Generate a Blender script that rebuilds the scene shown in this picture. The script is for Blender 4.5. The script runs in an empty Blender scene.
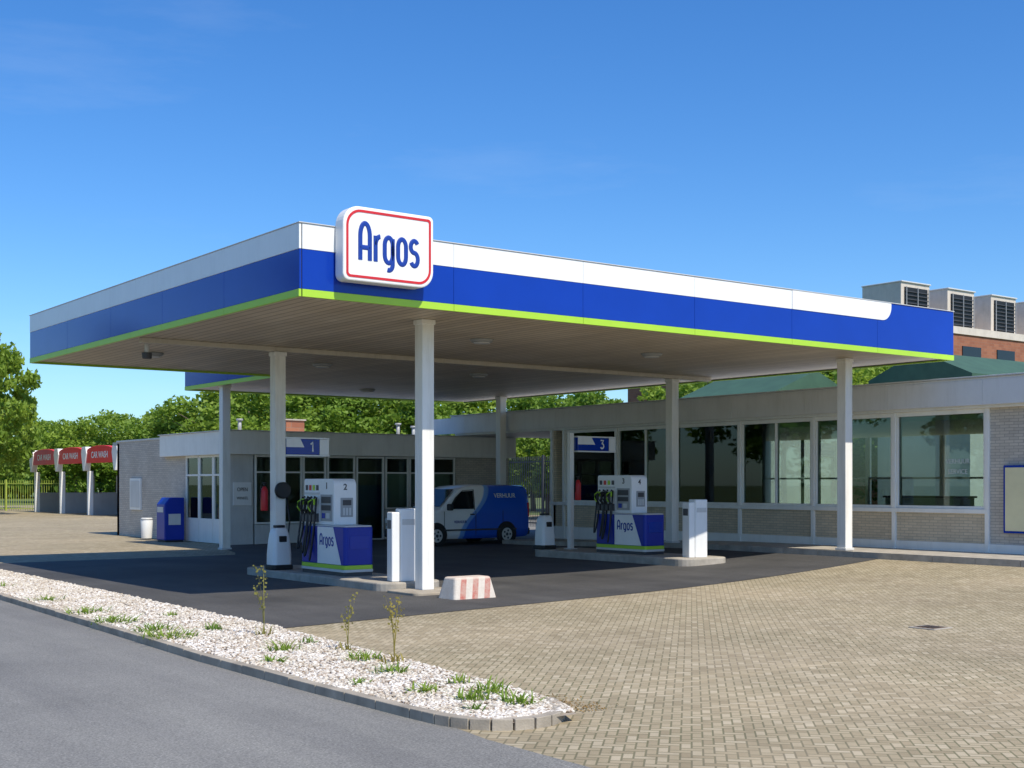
import bpy, bmesh, math, random
import numpy as np
from mathutils import Vector, Matrix
random.seed(7); rng=np.random.default_rng(7)
scene=bpy.context.scene; COL=scene.collection
R=math.radians

# ------------------------------------------------------------ materials
def new_mat(name):
    m=bpy.data.materials.new(name); m.use_nodes=True
    nt=m.node_tree; b=nt.nodes['Principled BSDF']
    return m,nt,b
def mth(nt,op,a,b=None,c=None):
    n=nt.nodes.new('ShaderNodeMath'); n.operation=op
    for i,x in enumerate((a,b,c)):
        if x is None: continue
        if isinstance(x,(int,float)): n.inputs[i].default_value=x
        else: nt.links.new(x,n.inputs[i])
    return n.outputs[0]
def noise(nt,vec,scale,detail=4,rough=.55):
    n=nt.nodes.new('ShaderNodeTexNoise'); n.inputs['Scale'].default_value=scale
    n.inputs['Detail'].default_value=detail; n.inputs['Roughness'].default_value=rough
    nt.links.new(vec,n.inputs['Vector']); return n.outputs['Fac']
def pos(nt): return nt.nodes.new('ShaderNodeNewGeometry').outputs['Position']
def objc(nt): return nt.nodes.new('ShaderNodeTexCoord').outputs['Object']
def ramp(nt,fac,stops):
    r=nt.nodes.new('ShaderNodeValToRGB'); e=r.color_ramp.elements
    while len(e)<len(stops): e.new(.5)
    for k,(p,c) in enumerate(stops):
        e[k].position=p; e[k].color=(*c,1) if len(c)==3 else c
    nt.links.new(fac,r.inputs[0]); return r.outputs[0]
def mix(nt,fac,a,b,mode='MIX'):
    n=nt.nodes.new('ShaderNodeMix'); n.data_type='RGBA'; n.blend_type=mode
    for s,x in ((0,fac),(6,a),(7,b)):
        if isinstance(x,(int,float)): n.inputs[s].default_value=x
        elif isinstance(x,tuple): n.inputs[s].default_value=(*x,1)
        else: nt.links.new(x,n.inputs[s])
    return n.outputs[2]
def bump(nt,b,h,strength=.3,dist=.01):
    n=nt.nodes.new('ShaderNodeBump'); n.inputs['Strength'].default_value=strength
    n.inputs['Distance'].default_value=dist
    nt.links.new(h,n.inputs['Height']); nt.links.new(n.outputs[0],b.inputs['Normal'])
def mul(c,k): return tuple(min(1,x*k) for x in c)
def plain(name,col,rough=.5,metal=0,var=.1,scale=1.5,bs=0,bscale=40,coat=0,dirt=0,ior=1.5):
    m,nt,b=new_mat(name); p=objc(nt)
    f=noise(nt,p,scale,6,.6)
    c=ramp(nt,f,[(.3,mul(col,1-var)),(.7,mul(col,1+var*.5))])
    if dirt:
        mp=nt.nodes.new('ShaderNodeMapping'); mp.inputs['Scale'].default_value=(6,6,.7); nt.links.new(p,mp.inputs[0])
        g=noise(nt,mp.outputs[0],1.0,6,.7)
        g=ramp(nt,g,[(.48,(0,0,0)),(.75,(dirt,)*3)])
        c=mix(nt,g,c,(.26,.22,.16))
    nt.links.new(c,b.inputs['Base Color'])
    b.inputs['Roughness'].default_value=rough; b.inputs['Metallic'].default_value=metal
    b.inputs['Coat Weight'].default_value=coat; b.inputs['IOR'].default_value=ior
    if bs: bump(nt,b,noise(nt,p,bscale,5),bs,.01)
    return m
def mat_brick(name,c1,c2,mortar,bw=.22,bh=.065,rot=0):
    m,nt,b=new_mat(name); p=pos(nt)
    s=nt.nodes.new('ShaderNodeSeparateXYZ'); nt.links.new(p,s.inputs[0])
    cb=nt.nodes.new('ShaderNodeCombineXYZ')
    nt.links.new(mth(nt,'ADD',s.outputs[0],s.outputs[1]),cb.inputs[0]); nt.links.new(s.outputs[2],cb.inputs[1])
    t=nt.nodes.new('ShaderNodeTexBrick'); nt.links.new(cb.outputs[0],t.inputs['Vector'])
    t.inputs['Scale'].default_value=1; t.inputs['Brick Width'].default_value=bw; t.inputs['Row Height'].default_value=bh
    t.inputs['Mortar Size'].default_value=.006; t.inputs['Mortar Smooth'].default_value=.2
    t.inputs['Color1'].default_value=(*c1,1); t.inputs['Color2'].default_value=(*c2,1); t.inputs['Mortar'].default_value=(*mortar,1)
    f=noise(nt,p,1.2,6,.65)
    c=mix(nt,.8,t.outputs['Color'],ramp(nt,f,[(.3,(.78,.76,.74)),(.7,(1,1,1))]),'MULTIPLY')
    nt.links.new(c,b.inputs['Base Color']); b.inputs['Roughness'].default_value=.85
    bump(nt,b,mth(nt,'SUBTRACT',1.0,t.outputs['Fac']),.4,.008)
    return m
def mat_herring():
    m,nt,b=new_mat('herringbone_clinker_paving'); p=pos(nt)
    mp=nt.nodes.new('ShaderNodeMapping'); mp.vector_type='POINT'
    mp.inputs['Rotation'].default_value=(0,0,R(45)); mp.inputs['Scale'].default_value=(1/.078,)*3
    nt.links.new(p,mp.inputs[0])
    s=nt.nodes.new('ShaderNodeSeparateXYZ'); nt.links.new(mp.outputs[0],s.inputs[0]); x,y=s.outputs[0],s.outputs[1]
    i=mth(nt,'FLOOR',x); j=mth(nt,'FLOOR',y); fx=mth(nt,'FRACT',x); fy=mth(nt,'FRACT',y)
    k=mth(nt,'FLOORED_MODULO',mth(nt,'SUBTRACT',i,j),4.0)
    def eq(v): return mth(nt,'COMPARE',k,float(v),.1)
    dL=mth(nt,'ADD',fx,eq(1)); dR=mth(nt,'ADD',mth(nt,'SUBTRACT',1.0,fx),eq(0))
    dB=mth(nt,'ADD',fy,eq(2)); dT=mth(nt,'ADD',mth(nt,'SUBTRACT',1.0,fy),eq(3))
    d=mth(nt,'MINIMUM',mth(nt,'MINIMUM',dL,dR),mth(nt,'MINIMUM',dB,dT))
    cb=nt.nodes.new('ShaderNodeCombineXYZ')
    nt.links.new(mth(nt,'SUBTRACT',i,eq(1)),cb.inputs[0]); nt.links.new(mth(nt,'SUBTRACT',j,eq(2)),cb.inputs[1])
    wn=nt.nodes.new('ShaderNodeTexWhiteNoise'); wn.noise_dimensions='2D'; nt.links.new(cb.outputs[0],wn.inputs['Vector'])
    c=ramp(nt,wn.outputs['Value'],[(0,(.33,.265,.17)),(.35,(.39,.32,.21)),(.7,(.43,.355,.24)),(1,(.49,.415,.295))])
    mort=ramp(nt,d,[(.05,(0,0,0)),(.13,(1,1,1))])
    mc=ramp(nt,noise(nt,p,.35,5),[(.4,(.18,.165,.09)),(.62,(.26,.215,.145))])
    c=mix(nt,mort,mc,c)
    c=mix(nt,1.0,c,ramp(nt,noise(nt,p,.22,7,.65),[(.32,(.82,.81,.77)),(.5,(.97,.96,.93)),(.7,(1.12,1.10,1.06))]),'MULTIPLY')
    c=mix(nt,1.0,c,ramp(nt,noise(nt,p,2.2,5,.7),[(.3,(.86,.86,.84)),(.65,(1.06,1.06,1.06))]),'MULTIPLY')
    c=mix(nt,1.0,c,ramp(nt,noise(nt,p,.9,6,.75),[(.60,(1,1,1)),(.72,(.78,.76,.72))]),'MULTIPLY')
    mp3=nt.nodes.new('ShaderNodeMapping'); mp3.inputs['Rotation'].default_value=(0,0,R(20)); mp3.inputs['Scale'].default_value=(.12,1.6,1); nt.links.new(p,mp3.inputs[0])
    c=mix(nt,1.0,c,ramp(nt,noise(nt,mp3.outputs[0],1,4,.6),[(.4,(.95,.95,.94)),(.62,(1.0,1.0,1.0)),(.72,(1.10,1.09,1.07))]),'MULTIPLY')
    nt.links.new(c,b.inputs['Base Color']); b.inputs['Roughness'].default_value=.85
    bump(nt,b,mort,.35,.005)
    return m
def mat_asphalt(name,c,patch=.25,crack=.8):
    m,nt,b=new_mat(name); p=pos(nt)
    a=ramp(nt,noise(nt,p,60,4,.8),[(.3,mul(c,.5)),(.5,c),(.75,mul(c,2.0))])
    a=mix(nt,1.0,a,ramp(nt,noise(nt,p,.45,7,.6),[(.3,(1-patch,)*3),(.7,(1+patch*.6,)*3)]),'MULTIPLY')
    mp=nt.nodes.new('ShaderNodeMapping'); mp.inputs['Scale'].default_value=(1.3,.09,1); nt.links.new(p,mp.inputs[0])
    a=mix(nt,1.0,a,ramp(nt,noise(nt,mp.outputs[0],1,4,.6),[(.35,(.85,.85,.86)),(.65,(1.12,1.12,1.1))]),'MULTIPLY')
    a=mix(nt,1.0,a,ramp(nt,noise(nt,p,1.6,4,.8),[(.63,(1,1,1)),(.75,(crack,crack,crack))]),'MULTIPLY')
    nt.links.new(a,b.inputs['Base Color']); b.inputs['Roughness'].default_value=.8
    bump(nt,b,noise(nt,p,90,3,.7),.5,.006)
    return m
WHITE=plain('white_painted_metal',(.85,.85,.83),.35,var=.04,dirt=.08)
WHITEP=plain('white_column_paint',(.85,.83,.77),.45,var=.05,dirt=.28)
WHITEF=plain('off_white_window_frame',(.86,.85,.80),.45,var=.06,dirt=.12)
GREYF=plain('grey_white_fascia_board',(.74,.73,.71),.5,var=.06,dirt=.15)
BLUE=plain('brand_blue_panel',(.005,.042,.36),.12,var=.06,ior=1.36,bs=.05,bscale=.6)
NAVY=plain('pump_dark_blue',(.010,.035,.34),.3,var=.08,ior=1.35)
LOGOB=plain('logo_dark_blue',(.006,.04,.30),.4,var=.02)
GREEN=plain('lime_green_strip',(.40,.66,.04),.4,var=.05)
RED=plain('signal_red',(.62,.02,.025),.4,var=.08)
REDB=plain('bright_red_header',(.80,.04,.04),.5,var=.08)
BLACK=plain('black_rubber',(.015,.015,.016),.55,var=.2)
DARK=plain('dark_grey_metal',(.06,.06,.065),.5,var=.15)
GREY=plain('mid_grey_metal',(.36,.37,.37),.45,var=.1,dirt=.2)
LGREY=plain('light_grey_panel',(.62,.62,.60),.5,var=.08,dirt=.12)
CONC=plain('concrete',(.42,.38,.32),.9,var=.3,scale=3,bs=.4,bscale=60)
CONCL=plain('light_concrete_kerb',(.38,.33,.26),.9,var=.4,scale=2.5,bs=.4,bscale=60)
BRICKW=mat_brick('grey_sand_lime_brick',(.66,.60,.51),(.55,.50,.43),(.36,.34,.30))
BRICKT=mat_brick('tan_brick',(.72,.61,.44),(.60,.51,.37),(.42,.38,.31))
BRICKR=mat_brick('red_brown_brick',(.38,.15,.08),(.30,.11,.06),(.26,.2,.16),.6,.2)
PAVE=mat_herring()
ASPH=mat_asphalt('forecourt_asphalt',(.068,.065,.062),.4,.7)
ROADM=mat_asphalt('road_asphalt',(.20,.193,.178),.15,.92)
def mat_glass(name,tint,ior):
    m,nt,b=new_mat(name); nt.nodes.remove(b); out=nt.nodes['Material Output']
    t=nt.nodes.new('ShaderNodeBsdfTransparent'); t.inputs[0].default_value=(*tint,1)
    g=nt.nodes.new('ShaderNodeBsdfGlossy'); g.inputs['Roughness'].default_value=.015; g.inputs[0].default_value=(.85,.92,.9,1)
    f=nt.nodes.new('ShaderNodeFresnel'); f.inputs[0].default_value=ior
    mx=nt.nodes.new('ShaderNodeMixShader'); nt.links.new(f.outputs[0],mx.inputs[0])
    nt.links.new(t.outputs[0],mx.inputs[1]); nt.links.new(g.outputs[0],mx.inputs[2]); nt.links.new(mx.outputs[0],out.inputs[0])
    return m
GLASS=mat_glass('window_glass',(.60,.68,.62),1.5)
def mat_dglass():
    m,nt,b=new_mat('dark_window_glass'); b.inputs['Base Color'].default_value=(.012,.015,.018,1)
    b.inputs['Roughness'].default_value=.06; b.inputs['IOR'].default_value=1.5; return m
DGLASS=mat_dglass()
def mat_soffit():
    m,nt,b=new_mat('ribbed_metal_soffit'); p=pos(nt)
    s=nt.nodes.new('ShaderNodeSeparateXYZ'); nt.links.new(p,s.inputs[0])
    q=mth(nt,'DIVIDE',s.outputs[0],.2)
    f=mth(nt,'FRACT',q)
    tri=mth(nt,'ABSOLUTE',mth(nt,'SUBTRACT',f,.5))
    line=ramp(nt,tri,[(.02,(.38,.35,.30)),(.10,(1,1,1))])
    c=ramp(nt,noise(nt,p,.5,7,.65),[(.3,(.54,.45,.32)),(.7,(.70,.61,.47))])
    wn=nt.nodes.new('ShaderNodeTexWhiteNoise'); wn.noise_dimensions='1D'; nt.links.new(mth(nt,'FLOOR',mth(nt,'ADD',q,.5)),wn.inputs['W'])
    c=mix(nt,1.0,c,ramp(nt,wn.outputs['Value'],[(0,(.86,.86,.86)),(1,(1.05,1.05,1.05))]),'MULTIPLY')
    sp=ramp(nt,noise(nt,p,9,5,.8),[(.60,(1,1,1)),(.72,(.55,.46,.36))])
    c=mix(nt,1.0,c,line,'MULTIPLY'); c=mix(nt,.8,c,sp,'MULTIPLY')
    nt.links.new(c,b.inputs['Base Color']); b.inputs['Roughness'].default_value=.5
    bump(nt,b,ramp(nt,tri,[(.02,(0,0,0)),(.09,(1,1,1))]),.6,.015); return m
SOFFIT=mat_soffit()
BEAM=plain('soffit_beam_paint',(.58,.52,.42),.5,var=.1,dirt=.3)
def mat_leaf(name,c1,c2):
    m,nt,b=new_mat(name); p=objc(nt)
    f=noise(nt,p,.9,4,.7)
    c=ramp(nt,f,[(.3,c1),(.7,c2)])
    oi=nt.nodes.new('ShaderNodeObjectInfo')
    c=mix(nt,1.0,c,ramp(nt,oi.outputs['Random'],[(0,(.80,.86,.75)),(1,(1.25,1.12,.95))]),'MULTIPLY')
    nt.links.new(c,b.inputs['Base Color']); b.inputs['Roughness'].default_value=.6
    out=nt.nodes['Material Output']; tr=nt.nodes.new('ShaderNodeBsdfTranslucent'); nt.links.new(c,tr.inputs[0])
    mx=nt.nodes.new('ShaderNodeMixShader'); mx.inputs[0].default_value=.45
    nt.links.new(b.outputs[0],mx.inputs[1]); nt.links.new(tr.outputs[0],mx.inputs[2]); nt.links.new(mx.outputs[0],out.inputs[0])
    return m
LEAF=mat_leaf('tree_foliage',(.12,.23,.02),(.30,.44,.06))
LEAF2=mat_leaf('weed_foliage',(.14,.26,.03),(.30,.43,.07))
DRY=mat_leaf('dry_weed',(.28,.26,.07),(.46,.40,.12))
BARK=plain('bark',(.14,.11,.08),.9,var=.3,bs=.5,bscale=12)

# ------------------------------------------------------------ builders
class B:
    def __init__(s): s.bm=bmesh.new(); s.mats=[]
    def mi(s,m):
        if m not in s.mats: s.mats.append(m)
        return s.mats.index(m)
    def poly(s,vs,mat):
        f=s.bm.faces.new([s.bm.verts.new(v) for v in vs]); f.material_index=s.mi(mat); return f
    def box(s,x0,x1,y0,y1,z0,z1,mat):
        v=[s.bm.verts.new((x,y,z)) for x in (x0,x1) for y in (y0,y1) for z in (z0,z1)]
        k=s.mi(mat)
        for q in ((0,1,3,2),(4,6,7,5),(0,4,5,1),(2,3,7,6),(0,2,6,4),(1,5,7,3)):
            f=s.bm.faces.new([v[i] for i in q]); f.material_index=k
        return s
    def cyl(s,c,r,h,mat,axis='Z',r2=None,seg=24,smooth=True):
        r2=r if r2 is None else r2; k=s.mi(mat)
        def P(a,rr,t):
            x,y=rr*math.cos(a),rr*math.sin(a)
            d={'Z':(x,y,t),'X':(t,x,y),'Y':(x,t,y)}[axis]
            return (c[0]+d[0],c[1]+d[1],c[2]+d[2])
        A=[s.bm.verts.new(P(2*math.pi*i/seg,r,0)) for i in range(seg)]
        D=[s.bm.verts.new(P(2*math.pi*i/seg,r2,h)) for i in range(seg)]
        for i in range(seg):
            f=s.bm.faces.new((A[i],A[(i+1)%seg],D[(i+1)%seg],D[i])); f.material_index=k; f.smooth=smooth
        for q in (A[::-1],D):
            f=s.bm.faces.new(q); f.material_index=k
        return s
    def prism(s,pts,plane,d0,d1,mat):
        k=s.mi(mat)
        def P(a,b,d): return {'XY':(a,b,d),'XZ':(a,d,b),'YZ':(d,a,b)}[plane]
        A=[s.bm.verts.new(P(a,b,d0)) for a,b in pts]; D=[s.bm.verts.new(P(a,b,d1)) for a,b in pts]
        n=len(pts)
        for i in range(n):
            f=s.bm.faces.new((A[i],A[(i+1)%n],D[(i+1)%n],D[i])); f.material_index=k
        for q in (A[::-1],D):
            f=s.bm.faces.new(q); f.material_index=k
        return s
    def tube(s,pts,r,mat,seg=8,r2=None):
        k=s.mi(mat); rings=[]; n=len(pts)
        for i,p in enumerate(pts):
            p=Vector(p); a=Vector(pts[max(0,i-1)]); c=Vector(pts[min(n-1,i+1)])
            t=(c-a).normalized(); up=Vector((0,0,1)) if abs(t.z)<.9 else Vector((1,0,0))
            e1=t.cross(up).normalized(); e2=t.cross(e1)
            rr=r if r2 is None else r+(r2-r)*i/(n-1)
            rings.append([s.bm.verts.new(p+rr*(math.cos(2*math.pi*j/seg)*e1+math.sin(2*math.pi*j/seg)*e2)) for j in range(seg)])
        for i in range(n-1):
            for j in range(seg):
                f=s.bm.faces.new((rings[i][j],rings[i][(j+1)%seg],rings[i+1][(j+1)%seg],rings[i+1][j])); f.material_index=k; f.smooth=True
        for q in (rings[0][::-1],rings[-1]):
            f=s.bm.faces.new(q); f.material_index=k
        return s
    def done(s,name,parent=None,bevel=0,world=False,loc=None,seg=2):
        bmesh.ops.recalc_face_normals(s.bm,faces=s.bm.faces[:])
        me=bpy.data.meshes.new(name); s.bm.to_mesh(me); s.bm.free()
        for m in s.mats: me.materials.append(m)
        o=bpy.data.objects.new(name,me); COL.objects.link(o)
        if parent is not None:
            o.parent=parent
            if world: o.location=-parent.location
        if loc is not None: o.location=loc
        if bevel:
            md=o.modifiers.new('Bevel','BEVEL'); md.width=bevel; md.segments=seg; md.limit_method='ANGLE'; md.angle_limit=R(40)
        return o
def thing(name,loc,label,cat,group=None,rotz=0):
    e=bpy.data.objects.new(name,None); e.empty_display_size=.3; COL.objects.link(e)
    e.location=loc; e.rotation_euler=(0,0,rotz); e['label']=label; e['category']=cat
    if group: e['group']=group
    return e
def tag(o,label,cat,group=None):
    o['label']=label; o['category']=cat
    if group: o['group']=group
    return o
def struct(o): o['kind']='structure'; return o
def rrect(a0,a1,b0,b1,r,n=6,rs=None):
    rs=rs or (r,r,r,r); P=[]
    for (ca,cb,s),rr in zip(((a1,b1,0),(a0,b1,90),(a0,b0,180),(a1,b0,270)),rs):
        sx=-1 if ca==a1 else 1; sy=-1 if cb==b1 else 1
        for i in range(n+1):
            a=R(s+90*i/n); P.append((ca+sx*rr+rr*math.cos(a),cb+sy*rr+rr*math.sin(a)))
    return P
def from_curve(cu,name,mat,parent,loc,rot,flat=None):
    t=bpy.data.objects.new('tmp',cu); COL.objects.link(t); bpy.context.view_layer.update()
    me=bpy.data.meshes.new_from_object(t.evaluated_get(bpy.context.evaluated_depsgraph_get()))
    bpy.data.objects.remove(t); me.name=name
    me.materials.clear(); me.materials.append(mat)
    o=bpy.data.objects.new(name,me); COL.objects.link(o); o.location=loc; o.rotation_euler=rot
    if parent is not None: o.parent=parent
    return o
RU=(R(90),0,R(-90))   # facing -X
RV=(R(90),0,0)        # facing -Y
def text(body,size,mat,parent,loc,rot,sx=1,off=0,name='lettering',align='CENTER'):
    cu=bpy.data.curves.new('t','FONT'); cu.body=body; cu.size=size; cu.extrude=.003; cu.offset=off
    cu.align_x=align; cu.align_y='CENTER'
    o=from_curve(cu,name,mat,parent,loc,rot)
    for v in o.data.vertices: v.co.x*=sx
    return o
def arc(cx,cy,rx,ry,a0,a1,n=10): return [(cx+rx*math.cos(R(a0+(a1-a0)*i/n)),cy+ry*math.sin(R(a0+(a1-a0)*i/n))) for i in range(n+1)]
def strokes(S,height,mat,parent,loc,rot,depth,sx,cx,base,name='brand_lettering',full=1.47):
    cu=bpy.data.curves.new('l','CURVE'); cu.dimensions='3D'; cu.bevel_depth=depth; cu.bevel_resolution=3; cu.use_fill_caps=True
    k=height/full
    for st in S:
        sp=cu.splines.new('POLY'); sp.points.add(len(st)-1)
        for p,(a,b) in zip(sp.points,st): p.co=((a-cx)*sx,b-base,0,1)
    o=from_curve(cu,name,mat,parent,loc,rot)
    for v in o.data.vertices: v.co=Vector((v.co.x*k,v.co.y*k,v.co.z*k*.15))
    return o
def logo(height,mat,parent,loc,rot,depth=.12,sx=.68):
    S=[]
    S.append([(0,0),(0,.9)]+arc(.36,.95,.36,.50,180,0,14)+[(.72,0)]); S.append([(0,.50),(.72,.50)])
    x=1.16; S.append([(x,0),(x,1.02)]); S.append(arc(x+.36,.66,.36,.34,180,90,8))
    x=1.86; S.append(arc(x+.31,.70,.31,.31,0,180,10)+arc(x+.31,.31,.31,.31,180,360,10)+[(x+.62,.70)])
    S.append([(x+.62,.98),(x+.62,-.05)]+arc(x+.31,-.05,.31,.24,0,-110,8))
    x=2.90; S.append(arc(x+.31,.70,.31,.31,0,180,10)+arc(x+.31,.31,.31,.31,180,360,10)+[(x+.62,.70)])
    x=3.90; S.append(arc(x+.28,.77,.28,.24,30,180,8)+arc(x+.28,.75,.28,.22,180,270,5)+arc(x+.28,.27,.28,.26,90,-0,5)+arc(x+.28,.27,.28,.27,0,-150,8))
    return strokes(S,height,mat,parent,loc,rot,depth,sx,2.23,.6)
DIG={'1':[[(-.16,.75),(.08,1),(.08,0)]],
     '3':[[( -.24,1),(.22,1),(-.02,.62)]+arc(-.02,.30,.27,.30,90,-150,12)]}

# ------------------------------------------------------------ ground
def sm(x): x=min(1,max(0,x)); return x*x*(3-2*x)
def gh(u,v):
    a=min(max(0,u-14),11); f=1-.8*sm((v-22)/9); return .0028*a*a*f
def sheet(name,f,nu,nv,dz,mat,flat=False):
    vs=[];fs=[]
    for i in range(nu+1):
        for j in range(nv+1):
            u,v=f(i/nu,j/nv); vs.append((u,v,(0 if flat else gh(u,v))+dz))
    for i in range(nu):
        for j in range(nv):
            a=i*(nv+1)+j; fs.append((a,a+nv+1,a+nv+2,a+1))
    me=bpy.data.meshes.new(name); me.from_pydata(vs,[],fs); me.materials.append(mat)
    for p in me.polygons: p.use_smooth=True
    o=bpy.data.objects.new(name,me); COL.objects.link(o); return o
OV=[7.55,7.62,7.85,8.4,10.3,12.6,16,21.2,30,60,300]; OU=[6.1,5.75,5.5,5.43,5.4,5.42,5.57,5.78,6.2,7.4,14]
IV=[7.55,7.65,7.95,8.5,11,14.86,22.6,29.3,60,300]; IU=[6.2,6.45,6.6,6.75,7.02,7.34,7.5,7.6,8.6,15]
outer=lambda v: float(np.interp(v,OV,OU)) ; inner=lambda v: float(np.interp(v,IV,IU))
GRASSM=plain('grass_ground',(.12,.16,.045),.9,var=.4,scale=.3,bs=.5,bscale=8)
struct(sheet('ground',lambda s,t:(-900+2000*s,-400+2400*t),2,2,-.05,GRASSM,True))
struct(sheet('brick_paving',lambda s,t:(5.3+40*s,-20+130*t),60,110,0,PAVE))
def roadf(s,t):
    v=-60+210*t; e=5.43 if v<7.6 else outer(v)+.02
    return (-8+(e+8)*s,v)
struct(sheet('road',roadf,4,420,.004,ROADM,True))
def af(s,t):
    u=7.3+17.6*s; v0=14.86+(u-7.63)*.162; v1=31.0+max(0,min(1,(u-14.5)/1.5))*5
    return (u,v0+(v1-v0)*t)
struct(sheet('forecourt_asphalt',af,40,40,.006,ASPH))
struct(sheet('yard_asphalt',lambda s,t:(24.9+16*s,31.2+24*t),6,6,.008,ROADM))

def np_mesh(name,V,F,mat,smooth=False):
    me=bpy.data.meshes.new(name); V=np.asarray(V,dtype=np.float32); F=np.asarray(F,dtype=np.int32)
    me.vertices.add(len(V)); me.vertices.foreach_set('co',V.ravel())
    m,k=F.shape; me.loops.add(m*k); me.loops.foreach_set('vertex_index',F.ravel())
    me.polygons.add(m); me.polygons.foreach_set('loop_start',np.arange(0,m*k,k,dtype=np.int32)); me.polygons.foreach_set('loop_total',np.full(m,k,dtype=np.int32))
    me.update(calc_edges=True); me.materials.append(mat); me.validate()
    return me
def mat_gravel():
    m,nt,b=new_mat('pale_gravel'); p=pos(nt)
    v=nt.nodes.new('ShaderNodeTexVoronoi'); v.inputs['Scale'].default_value=40; nt.links.new(p,v.inputs['Vector'])
    s=nt.nodes.new('ShaderNodeSeparateColor'); nt.links.new(v.outputs['Color'],s.inputs[0])
    c=ramp(nt,s.outputs[0],[(0,(.26,.18,.12)),(.25,(.50,.43,.35)),(.6,(.66,.61,.54)),(1,(.84,.81,.76))])
    c=mix(nt,1.0,c,ramp(nt,noise(nt,p,1.3,5,.7),[(.35,(.80,.76,.68)),(.6,(1,1,1))]),'MULTIPLY')
    nt.links.new(c,b.inputs['Base Color']); b.inputs['Roughness'].default_value=.85; return m
GRAV=mat_gravel()
GB=plain('gravel_bed',(.36,.30,.23),.95,var=.4,scale=6,bs=.6,bscale=30)
def gf(s,t):
    v=7.66+52*t**1.5; a=outer(v)+.08; b=inner(v)-.05; return (a+(b-a)*s,v)
struct(sheet('gravel_bed',gf,6,80,.06,GB,True))
N=36000
tv=7.75+26*rng.random(N)**1.45; a=np.interp(tv,OV,OU)+.11; b_=np.interp(tv,IV,IU)-.06
tu=a+(b_-a)*rng.random(N)
ph=(1+5**.5)/2
ico=np.array([(-1,ph,0),(1,ph,0),(-1,-ph,0),(1,-ph,0),(0,-1,ph),(0,1,ph),(0,-1,-ph),(0,1,-ph),(ph,0,-1),(ph,0,1),(-ph,0,-1),(-ph,0,1)])/1.9
icf=np.array([(0,11,5),(0,5,1),(0,1,7),(0,7,10),(0,10,11),(1,5,9),(5,11,4),(11,10,2),(10,7,6),(7,1,8),(3,9,4),(3,4,2),(3,2,6),(3,6,8),(3,8,9),(4,9,5),(2,4,11),(6,2,10),(8,6,7),(9,8,1)])
sz=.009+.017*rng.random(N)**1.8+.0007*(tv-8); an=rng.random(N)*6.28
loc=ico[None]*(1+.35*(rng.random((N,12,1))-.5))*sz[:,None,None]*np.stack([.8+.6*rng.random(N),.8+.6*rng.random(N),.5+.4*rng.random(N)],1)[:,None,:]
x=loc[...,0]*np.cos(an)[:,None]-loc[...,1]*np.sin(an)[:,None]; y=loc[...,0]*np.sin(an)[:,None]+loc[...,1]*np.cos(an)[:,None]
zz=.066+.012*rng.random(N)
V=np.stack([x+tu[:,None],y+tv[:,None],loc[...,2]+zz[:,None]],2).reshape(-1,3)
F=(icf[None]+12*np.arange(N)[:,None,None]).reshape(-1,3)
go=bpy.data.objects.new('gravel',np_mesh('gravel',V,F,GRAV)); COL.objects.link(go); go['kind']='stuff'; go['label']='pale beige and white gravel filling the roadside strip'; go['category']='gravel'

def kerbline(name,pts,w,z0,z1,mat,seglen):
    P=[Vector(p) for p in pts]; d=[0]
    for i in range(1,len(P)): d.append(d[-1]+(P[i]-P[i-1]).length)
    L=d[-1]; b=B()
    def at(s):
        for i in range(1,len(P)):
            if s<=d[i]+1e-9: return P[i-1].lerp(P[i],(s-d[i-1])/(d[i]-d[i-1]))
        return P[-1]
    s0=0
    while s0<L-.02:
        sl=seglen if L-s0>2.3 else .16
        s1=min(L,s0+sl); gp=.008 if sl==seglen else .001
        a=at(s0); c=at(s1-gp); t=(c-a).normalized(); nn=Vector((-t.y,t.x))*w/2
        q=[a-nn,c-nn,c+nn,a+nn]; dz=random.uniform(-.005,.005) if sl==seglen else 0
        b.prism([(p.x,p.y) for p in q],'XY',z0,z1+dz,mat); s0=s1
    return struct(b.done(name,bevel=.006))
vo=[60,45,35,30,26,21.2,18.5,16,14.3,12.6,11.4,10.3,9.4,8.6,8.3]
pts=[(outer(v)+.05,v) for v in vo]
P0,P1,P2,P3=(5.49,8.3),(5.5,7.55),(6.35,7.35),(6.62,8.3)
for i in range(1,25):
    t=i/24; pts.append(tuple((1-t)**3*P0[k]+3*(1-t)**2*t*P1[k]+3*(1-t)*t*t*P2[k]+t**3*P3[k] for k in (0,1)))
kerbline('kerb',pts,.10,-.04,.085,CONCL,.5)
kerbline('back_kerb',[(inner(v)-.03,v) for v in (60,45,29.3,22.6,18,14.86,11,9,8.35)],.06,-.04,.06,CONC,1.0)

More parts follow.
